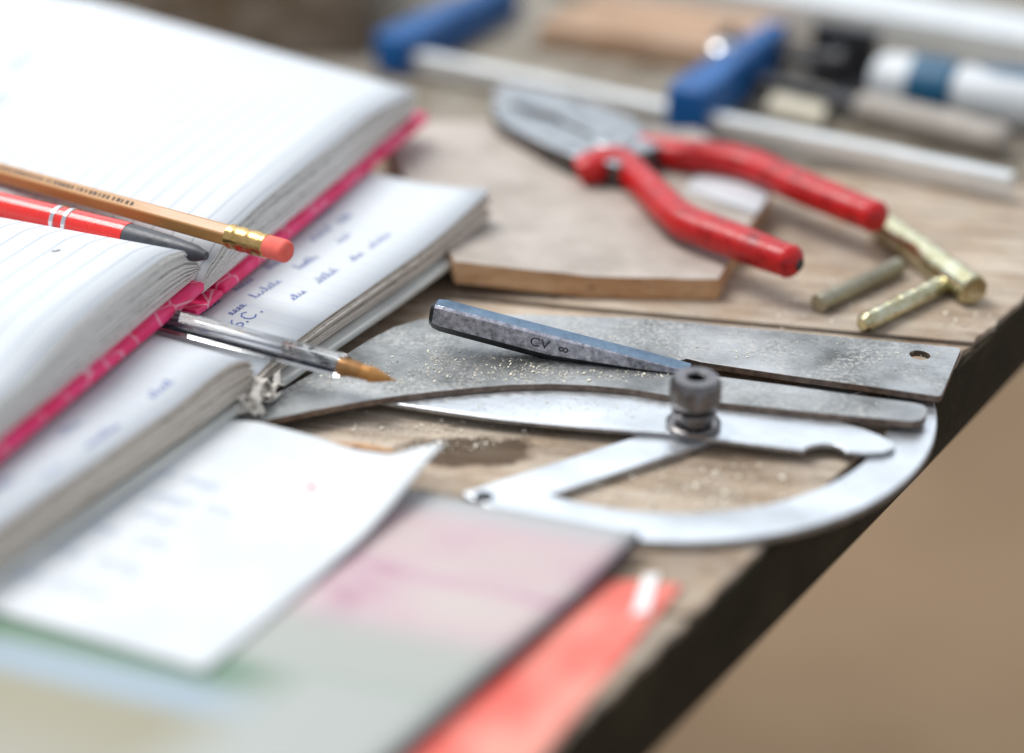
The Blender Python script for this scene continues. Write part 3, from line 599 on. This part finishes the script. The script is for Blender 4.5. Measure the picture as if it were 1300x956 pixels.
# ================================================================== PAPERS IN FRONT
def sheet(name, corner, du, dv, Lu, Lv, zf, mats, nu=36, nv=36, thick=0.2, uvflip=False):
    bm = bmesh.new(); uvl = bm.loops.layers.uv.new('UVMap'); o = Vector((corner[0], corner[1], 0)); e, n = vdir(du), vdir(dv); G = []
    for i in range(nu+1):
        G.append([])
        for j in range(nv+1):
            u, v = Lu*i/nu, Lv*j/nv; p = o+e*u+n*v; G[-1].append((bm.verts.new((p.x, p.y, zf(u, v))), i/nu, 1-j/nv))
    for i in range(nu):
        for j in range(nv):
            q = [G[i][j], G[i+1][j], G[i+1][j+1], G[i][j+1]]; f = bm.faces.new([g[0] for g in q])
            for lp, g in zip(f.loops, q): lp[uvl].uv = (g[1], g[2])
    o = link(name, bm, mats, smooth=True)
    s = o.modifiers.new('solid', 'SOLIDIFY'); s.thickness = thick*MM; s.offset = -1 if o.data.polygons[0].normal.z > 0 else 1
    if len(mats) > 1 and not isinstance(mats, str): s.material_offset_rim = 1; s.material_offset = 0
    return o
# brochure with a violet spine edge, far edge lying on the protractor
zb = lambda u, v: 3.9+2.4*max(0, 1-v/30)**1.2 + 0.6*math.exp(-((v-60)/30)**2)
tag(sheet('brochure', (32.5, 334.5), 161.5, -125.5, 190, 150, zb, ['brochure_print', 'violet_edge'], thick=3.4), 'glossy pink and grey printed brochure with dark violet edge under the loose paper', 'brochure')
tag(sheet('red_leaflet', P2(868, 742, 0.4), 172, -120, 70, 110, lambda u, v: 0.45+0.35*math.sin(v*0.08)**2, ['red_print', 'red_print'], thick=0.3), 'salmon red printed leaflet sticking out from under the brochure by the bench edge', 'leaflet')
tag(sheet('leaflet_glint', P2(838, 728, 1.0), 190, -104, 4.2, 17, lambda u, v: 1.15, ['glint_white', 'glint_white'], 4, 8, 0.15), 'narrow white sheet standing in for a glint on the salmon red leaflet', 'painted glint')  # highlight on the glossy leaflet, built as a thin white sheet
# loose white sheet with a lifted corner
def zp(u, v):
    base = lerp([(0, 6.9), (18, 6.9), (40, 5.6), (60, 5.3), (160, 4.8)], v)
    far = math.exp(-(v/20)**2)
    prof = lerp([(0, 7.5), (6, 5.0), (17, 0.6), (28, 0.0), (42, 1.6), (58, 2.2), (75, -0.5), (120, -3.0)], u)
    side = 2.0*math.exp(-(u/14)**2)*math.exp(-(v/45)**2)
    return base+far*prof*0.9+side
lp_o = tag(sheet('loose_paper', P2(566, 572, 13), 157, -121.5, 150, 98, zp, ['paper', 'paper'], 60, 44, 0.25), 'loose white sheet of paper with a lifted corner lying on the brochure', 'paper')
def lsurf(s, t, dz=0.0):
    c = Vector(P2(566, 572, 13)).to_3d()+vdir(157)*s+vdir(-121.5)*t; return Vector((c.x, c.y, zp(s, t)+0.1))
rnd = random.Random(9)
for r, t in enumerate((30, 39, 48, 58, 70, 82)):
    s = 34+rnd.uniform(0, 12)+(8 if r == 0 else 0)
    while s < 86:
        p, s2 = scribble(rnd, 0, t, rnd.choice((4, 5, 6)), 3.6); ink_word([(s+s2-a, b) for a, b in p], 0.24, lsurf, 'ink_pale', lp_o); s += s2+rnd.uniform(3, 9)
bm = bmesh.new(); c = lsurf(26, 22)
bm.faces.new([bm.verts.new(c+Vector((1.0*math.cos(a*0.7), 1.5*math.sin(a*0.7), 0.06))) for a in range(9)]); link('red_spot', bm, 'red_print', lp_o)
# splinter of wood poking out under the sheet
tag(link('wood_splinter', sweep(smoothpath([P(420, 566, 3.0), P(452, 570, 3.0), P(480, 574, 2.4), P(500, 576, 1.6)], 4), [(1.2, 1.4)]*4+[(1.8, 1.8)]*5+[(1.6, 1.5)]*3+[(0.5, 0.5)], 10), 'offcut_edge', smooth=True), 'pale wooden splinter poking out beside the lifted paper corner', 'splinter')

# ================================================================== OFFCUT BOARD UNDER THE PLIERS
fl, frr = P(578, 338, 11), P(912, 357, 7.5); fd = (frr-fl); fd.z = 0; Lo = fd.length; fd.normalize(); dpt = vdir(70.5)
def warp(x, y):
    u = (Vector((x, y, 0))-Vector((fl.x, fl.y, 0))).dot(fd)/Lo; return 4.6*max(0, (0.55-u)/0.55)**1.1
poly = []; nO = 16
for i in range(nO+1): p = Vector((fl.x, fl.y, 0))+fd*Lo*i/nO; poly.append((p.x+random.uniform(-.2, .2), p.y+random.uniform(-.3, .3)))
br = Vector((frr.x, frr.y, 0))+dpt*92; bl = Vector(P2(470, 178, 8)).to_3d()
poly += [tuple(br.xy), tuple((br+vdir(108)*70).xy), tuple(bl.xy)]
tag(link('offcut_board', loop_prism([poly], lambda x, y: 0.05+warp(x, y), lambda x, y: 8.2+warp(x, y), side=1), ['offcut_face', 'offcut_edge'], bevel=0.5), 'thin pale laminated wood offcut lying beneath the red pliers', 'offcut')
ZO = 8.25
# white plastic strip behind the lower handle
tag(link('white_strip', loop_prism([[P2(868, 262, 3), P2(960, 292, 3), P2(988, 250, 3), P2(900, 226, 3)]], ZO+0.05, ZO+2.2), 'pale_plastic', bevel=0.4), 'small pale plastic strip lying between the open plier handles', 'strip')

# ================================================================== PLIERS
ZP = ZO+8.0
pl = empty('combination_pliers', P(790, 185, ZO), 'combination pliers with open red plastic handles lying on the offcut', 'pliers')
def handle(pxs, radii):
    path = smoothpath([P(x, y, ZP+dz) for x, y, dz in pxs], 6); n = len(path); rr = []
    for i in range(n):
        f = i/(n-1)*(len(radii)-1); k = min(int(f), len(radii)-2); a = f-k
        rr.append(tuple(radii[k][q]*(1-a)+radii[k+1][q]*a for q in (0, 1)))
    dirn = (path[-1]-path[-2]).normalized(); r = rr[-1]   # rounded end
    for k in range(1, 11):
        a = k/10*math.pi/2*0.97; path.append(path[n-1]+dirn*math.sin(a)*5.0); rr.append((r[0]*math.cos(a)+0.4, r[1]*math.cos(a)+0.4))
    return sweep(path, rr, 18)
link('handle', handle([(734, 219, -1), (750, 213, 0.6), (783, 206, 0.4), (812, 228, 0), (838, 255, 0), (869, 281, 0), (923, 302, 0), (972, 321, 0), (1000, 331, 0)], [(5.6, 4.8), (7.6, 5.8), (6.6, 6.0), (5.8, 5.8), (6.3, 5.8), (6.8, 5.9), (6.6, 5.9), (6.0, 5.7), (5.3, 5.4)]), 'red_grip', pl, smooth=True)
link('handle', handle([(812, 186, 0), (835, 191, 0), (866, 197, 0), (901, 199, 0), (950, 208, 0), (1004, 232, 0), (1058, 254, 0), (1108, 274, 0)], [(4.5, 5.0), (6.4, 5.6), (7.0, 5.8), (7.2, 5.9), (7.2, 5.9), (6.8, 5.9), (6.4, 5.8), (5.6, 5.5)]), 'red_grip', pl, smooth=True)
ed_ = P(1000, 331, ZP); dr = (P(1000, 331, ZP)-P(972, 321, ZP)).normalized()
link('end_hole', lathe([(0, 0), (0, 2.0), (0.3, 2.0), (0.3, 0)], ed_+dr*4.85, dr, 20), 'black_steel', pl)
ZT = ZP+4.5
up_j = [(625, 124), (626, 116), (634, 110), (650, 107), (672, 109), (705, 117), (740, 127), (776, 139), (806, 152), (824, 168), (838, 186), (815, 194), (790, 192), (765, 176), (716, 152), (706, 143), (688, 136), (670, 133), (658, 133), (640, 128)]
lo_j = [(624, 127), (639, 131), (656, 137), (666, 142), (680, 148), (700, 153), (712, 156), (762, 178), (792, 197), (800, 206), (785, 210), (764, 204), (740, 201), (722, 195), (700, 186), (676, 175), (650, 162), (634, 152), (627, 142)]
for j in (up_j, lo_j):
    link('jaw', loop_prism([[P2(x, y, ZT) for x, y in j]], ZO+2.0, ZT, side=1), ['plier_steel', 'plier_side'], pl, bevel=0.9, seg=3)
for a, b, wd in (((652, 131), (708, 148), 3.4),):
    A, B = P(*a, ZT), P(*b, ZT); link('grip_opening', sweep(smoothpath([A.lerp(B, k/4)+Vector((0, 0, -0.75)) for k in range(5)], 3), [(1.0+wd*math.sin(math.pi*k/12), 0.9) for k in range(13)], 12), 'black_steel', pl)
c = P(778, 180, ZT); link('pivot', lathe([(-6, 8.5), (0.5, 8.5), (1.3, 7.6), (1.5, 5.5), (1.1, 5.2), (1.1, 0)], c, (0, 0, 1), 40), 'plier_steel', pl, smooth=False, bevel=0.2)

# ================================================================== ZINC PINS
def pin(name, a, b, z, r, m, label, grooves=False):
    A, B = P(a[0], a[1], z), P(b[0], b[1], z); ax = (B-A); L = ax.length
    prof = [(0, 0), (0, r*0.88), (r*0.12, r)] if not grooves else [(0, 0), (0, r*0.62), (r*0.55, r*0.9), (r*0.6, r)]
    if grooves:
        for k in range(1, 7): x = L*k/7; prof += [(x-0.5, r), (x-0.25, r*0.93), (x+0.25, r*0.93), (x+0.5, r)]
    prof += [(L-r*0.3, r), (L, r*0.85), (L, 0)]
    root = link(name, lathe(prof, A, ax, 28), m, smooth=False, bevel=0.12, seg=1)
    return tag(root, label, 'pin', 'zinc pins beside the pliers')
pin('zinc_pin', (1237, 370), (1116, 283), 5.5, 5.4, 'zinc_yellow', 'thickest yellow zinc pin with flat round head, ending under the plier handle')
pin('zinc_pin', (1094, 412), (1203, 358), 3.4, 3.3, 'zinc_yellow', 'shiny slim yellow zinc pin nearest the forked plate', True)
pin('zinc_pin', (1038, 386), (1142, 337), 3.3, 3.2, 'zinc_dull', 'dull greyish slim zinc pin between the pliers and the shiny pin')

# ================================================================== F CLAMP
cl = empty('f_clamp', P(900, 150, 0), 'blue F-clamp with bright steel bar lying behind the pliers', 'clamp')
b0, b1 = P(500, 66, 9), P(1286, 229, 9); bd = (b1-b0); bd.z = 0; Lb = bd.length; bd.normalize(); bn = Vector((-bd.y, bd.x, 0)); BA = math.degrees(math.atan2(bd.y, bd.x))
ctr = (b0+b1)/2
link('bar', loop_prism([rect((ctr.x, ctr.y), BA, Lb, 7.5)], 3.0, 11.5), 'bar_steel', cl, bevel=1.2)
def jaw(s, z0, z1, wide, length):
    o = Vector((b0.x, b0.y, 0))+bd*s; jn = vdir(BA+97)
    q = [(-wide/2, -9), (wide/2, -9), (wide/2+1, 8), (wide/2-2, 40), (wide/2-4, length-14), (wide/2-3, length), (-wide/2+4, length), (-wide/2+3, length-14), (-wide/2+1, 40), (-wide/2-1, 8)]
    bm = loop_prism([[tuple((o+bd*a+jn*b).xy) for a, b in q]], z0, z1)
    return link('jaw', bm, 'blue_paint', cl, bevel=3.2, seg=4), o, jn
jaw(3, 0.3, 20, 20, 118)
j2, jo, jn = jaw(164, 0.3, 23, 19, 112)
c = jo+jn*52+bd*(-7)
link('rivet', lathe([(-1, 6), (1.2, 6), (2.6, 4.6), (3.2, 2.5), (3.3, 0)], (c.x, c.y, 23), (0, 0, 1), 24), 'chrome', j2, smooth=True)
e_ = jo+jn*98
link('clamp_screw', lathe([(-26, 5.5), (-22, 8.5), (-20, 8.5), (-19, 4.5), (34, 4.5), (34, 7), (40, 7)], (e_.x, e_.y, 12), tuple(bd), 20), 'black_steel', cl, smooth=False)

# ================================================================== THINGS AT THE BACK OF THE BENCH
# wood block
p, q = P(682, 60, 0), P(932, 100, 0); dd = (q-p); ang = math.degrees(math.atan2(dd.y, dd.x)); nn = vdir(ang+90)
tag(link('wood_block', loop_prism([[tuple(p.xy), tuple(q.xy), tuple((q+nn*75).xy), tuple((p+nn*75).xy)]], 0.05, 12), 'block_wood', bevel=0.8), 'flat brown wood block lying between the two blue clamp jaws', 'wood block')
# aluminium box rail
p, q = P(800, 0, 0), P(1330, 99, 0); dd = (q-p); dd.normalize(); nn = Vector((-dd.y, dd.x, 0)); p = p-dd*160; q = q+dd*120
o_ = loop_prism([[tuple(p.xy), tuple(q.xy), tuple((q+nn*46).xy), tuple((p+nn*46).xy)]], 0.05, 17)
tag(link('aluminium_rail', o_, 'bar_steel', bevel=1.5), 'bright aluminium rail lying along the back of the bench', 'rail')
# blue and pale screwdriver
A, B = P(1108, 96, 13), P(1300, 128, 13); ax = (B-A).normalized()
sd = empty('screwdriver', A, 'screwdriver with blue and pale grey plastic handle beside the aluminium rail', 'screwdriver')
link('end_cap', lathe([(0, 0), (0.3, 6), (2, 9.5), (6, 11.5), (19, 12)], A, ax, 28), 'pale_plastic', sd, smooth=True)
link('collar', lathe([(18.8, 12.2), (20, 12.6), (38, 12.4), (39, 11)], A, ax, 28), 'blue_rubber', sd, smooth=True)
hd = link('handle', lathe([(38.6, 10.5), (44, 11.5), (70, 12.8), (96, 11.5), (112, 8), (122, 8.5), (126, 6), (127, 0)], A, ax, 28), 'pale_plastic', sd, smooth=True)
u = ax.cross(Vector((0, 0, 1))).normalized(); v = u.cross(ax)
for k in range(2):
    th = math.radians(95+k*160); dirv = u*math.cos(th)+v*math.sin(th)
    pts = [A+ax*x+dirv*(r-2.6) for x, r in ((46, 11.6), (56, 12.2), (70, 12.8), (86, 12.2), (100, 10.6))]
    link('grip_pad', sweep(pts, [(3.0, 2.8), (6.5, 3.4), (7.2, 3.4), (6.5, 3.4), (3.0, 2.8)], 14), 'blue_rubber', hd, smooth=True)
link('shaft', lathe([(125, 3), (230, 3), (231, 0)], A, ax, 14), 'chrome', sd)
# grey tool below it
A, B = P(1045, 124, 8), P(1282, 181, 8); ax = (B-A); L = ax.length; ax.normalize()
gt = empty('scraper', A, 'dull grey cylindrical tool handle with rounded end in front of the screwdriver', 'tool')
link('handle', lathe([(18, 0), (18, 5), (20, 7), (60, 7.6), (L-12, 6.6), (L-6, 7.2), (L-1.5, 5.5), (L, 2), (L+0.2, 0)], A, ax, 24), 'grey_handle', gt, smooth=True)
link('ferrule', lathe([(2, 4.6), (18.5, 4.9)], A, ax, 24), 'black_steel', gt)
link('blade', lathe([(-62, 0), (-62, 2.2), (-40, 3.6), (3, 3.6)], A, ax, 16), 'black_steel', gt)
# cream wood strip
tag(link('cream_strip', loop_prism([[P2(972, 150, 0), P2(1042, 166, 0), P2(1058, 132, 0), P2(990, 118, 0)]], 0.05, 6.5), 'cream_wood', bevel=0.6), 'short cream wooden strip standing out beside the right blue clamp jaw', 'wood strip')
# black steel bracket between clamp and screwdriver
br_ = empty('steel_bracket', P(1060, 112, 0), 'small black steel angle bracket lying behind the grey tool handle', 'bracket')
link('base_plate', loop_prism([[P2(1012, 112, 0), P2(1096, 128, 0), P2(1112, 98, 0), P2(1030, 84, 0)]], 0.05, 3.5), 'black_steel', br_, bevel=0.5)
link('upright_plate', loop_prism([[P2(1026, 92, 0), P2(1108, 106, 0), P2(1112, 98, 0), P2(1030, 84, 0)]], 3.55, 24), 'black_steel', br_, bevel=0.5)
# dark wooden box at the back left
p, q = P(-60, 72, 0), P(470, 72, 0); dd = (q-p).normalized(); nn = Vector((-dd.y, dd.x, 0)); p = p-dd*150
bx = empty('wooden_box', ((p+q)/2), 'dark brown wooden box standing behind the open diary', 'box')
link('front_board', loop_prism([[tuple(p.xy), tuple(q.xy), tuple((q+nn*12).xy), tuple((p+nn*12).xy)]], 0.05, 62), 'dark_wood', bx, bevel=1)
link('side_board', loop_prism([[tuple((q+nn*12.2).xy), tuple((q+nn*140).xy), tuple((q+nn*140-dd*12).xy), tuple((q+nn*12.2-dd*12).xy)]], 0.05, 62), 'dark_wood', bx, bevel=1)
link('side_board', loop_prism([[tuple((p+nn*12.2).xy), tuple((p+nn*140).xy), tuple((p+nn*140+dd*12).xy), tuple((p+nn*12.2+dd*12).xy)]], 0.05, 62), 'dark_wood', bx, bevel=1)
link('back_board', loop_prism([[tuple((p+nn*140.2).xy), tuple((q+nn*140.2).xy), tuple((q+nn*152).xy), tuple((p+nn*152).xy)]], 0.05, 62), 'dark_wood', bx, bevel=1)
link('bottom_board', loop_prism([[tuple((p+nn*12.2+dd*12.2).xy), tuple((q+nn*12.2-dd*12.2).xy), tuple((q+nn*139.8-dd*12.2).xy), tuple((p+nn*139.8+dd*12.2).xy)]], 0.05, 8), 'dark_wood', bx)

# ================================================================== SAWDUST
rnd = random.Random(31); bm = bmesh.new()
def flake(p, size):
    a = rnd.uniform(0, 6.28); el = rnd.uniform(0.35, 1.0); n = Vector((rnd.uniform(-.5, .5), rnd.uniform(-.5, .5), 1)).normalized(); u = n.cross(Vector((math.cos(a), math.sin(a), 0))).normalized(); v = n.cross(u)
    k = rnd.choice((3, 4, 5)); ring = [p+(u*math.cos(2*math.pi*i/k)*size+v*math.sin(2*math.pi*i/k)*size*el)*rnd.uniform(0.6, 1.15) for i in range(k)]
    lowz = min(q.z for q in ring); lift = max(0, p.z-lowz)+0.02
    T = [bm.verts.new(q+Vector((0, 0, lift+0.12))) for q in ring]; B = [bm.verts.new(q+Vector((0, 0, lift))) for q in ring]
    bm.faces.new(T); bm.faces.new(B)
    for i in range(k): bm.faces.new((T[i], T[(i+1) % k], B[(i+1) % k], B[i]))
def scatter(n, x0, x1, y0, y1, z, smin, smax, ok=lambda x, y: True):
    k = 0
    while k < n:
        x, y = rnd.uniform(x0, x1), rnd.gauss((y0+y1)/2, (y1-y0)/4)
        if not ok(x, y): k += 0.05; continue
        flake(P(x, y, z), rnd.uniform(smin, smax)*(1 if rnd.random() < 0.85 else 1.9)); k += 1
on_plate = lambda x, y: (y < 486 if 600 < x < 800 else y < 480) and y > 405 and not (y < 470 and x < 860 and y < 380+(x-545)*0.27+45)
scatter(360, 540, 850, 425, 500, Z3, 0.08, 0.34, on_plate)
scatter(160, 600, 850, 458, 492, Z3, 0.12, 0.46, on_plate)
scatter(420, 540, 1200, 400, 490, Z3, 0.07, 0.26, lambda x, y: (x > 880 and y > 416+(x-900)*0.08 and y < 450+(x-890)*0.13) or (x < 850 and 405 < y < 380+(x-545)*0.24-3))
scatter(60, 900, 1120, 480, 520, Z3, 0.07, 0.24, lambda x, y: 480+(x-912)*0.13 < y < 508+(x-912)*0.09)
scatter(300, 400, 560, 440, 505, Z3, 0.08, 0.34, lambda x, y: y > 430 and y < 514-(x-400)*0.12 and y > 560-x*0.22)
scatter(190, 560, 850, 500, 540, Z2, 0.08, 0.32, lambda x, y: y > 503+(x-600)*0.01+(8 if x > 780 else 0) and y < 518+(x-560)*0.09)
scatter(300, 440, 790, 515, 600, 0.0, 0.1, 0.4, lambda x, y: y > 530+(x-560)*0.09 and y < 545+(700-x)*0.3)
scatter(180, 960, 1260, 300, 430, 0.0, 0.12, 0.4, lambda x, y: y < 415 and x < 1290-(y-380))
scatter(140, 740, 1060, 575, 645, 0.0, 0.12, 0.42, lambda x, y: 590 < y < 640 and x < 1000)
for n, m, args in ((70, 0, (440, 800, 530, 600)), (60, 0, (760, 1000, 590, 645)), (90, 0, (940, 1250, 310, 420))):
    for q in range(n):
        x, y = rnd.uniform(*args[:2]), rnd.uniform(*args[2:])
        if args[0] == 440 and not (y > 532+(x-560)*0.09 and y < 548+(700-x)*0.3): continue
        if args[0] == 940 and x > 1270-(y-380): continue
        flake(P(x, y, 0.0), rnd.uniform(0.4, 1.1))
tag(link('sawdust', bm, 'sawdust'), 'pale sawdust flakes scattered on the forked plate and bench', 'sawdust', kind='stuff')
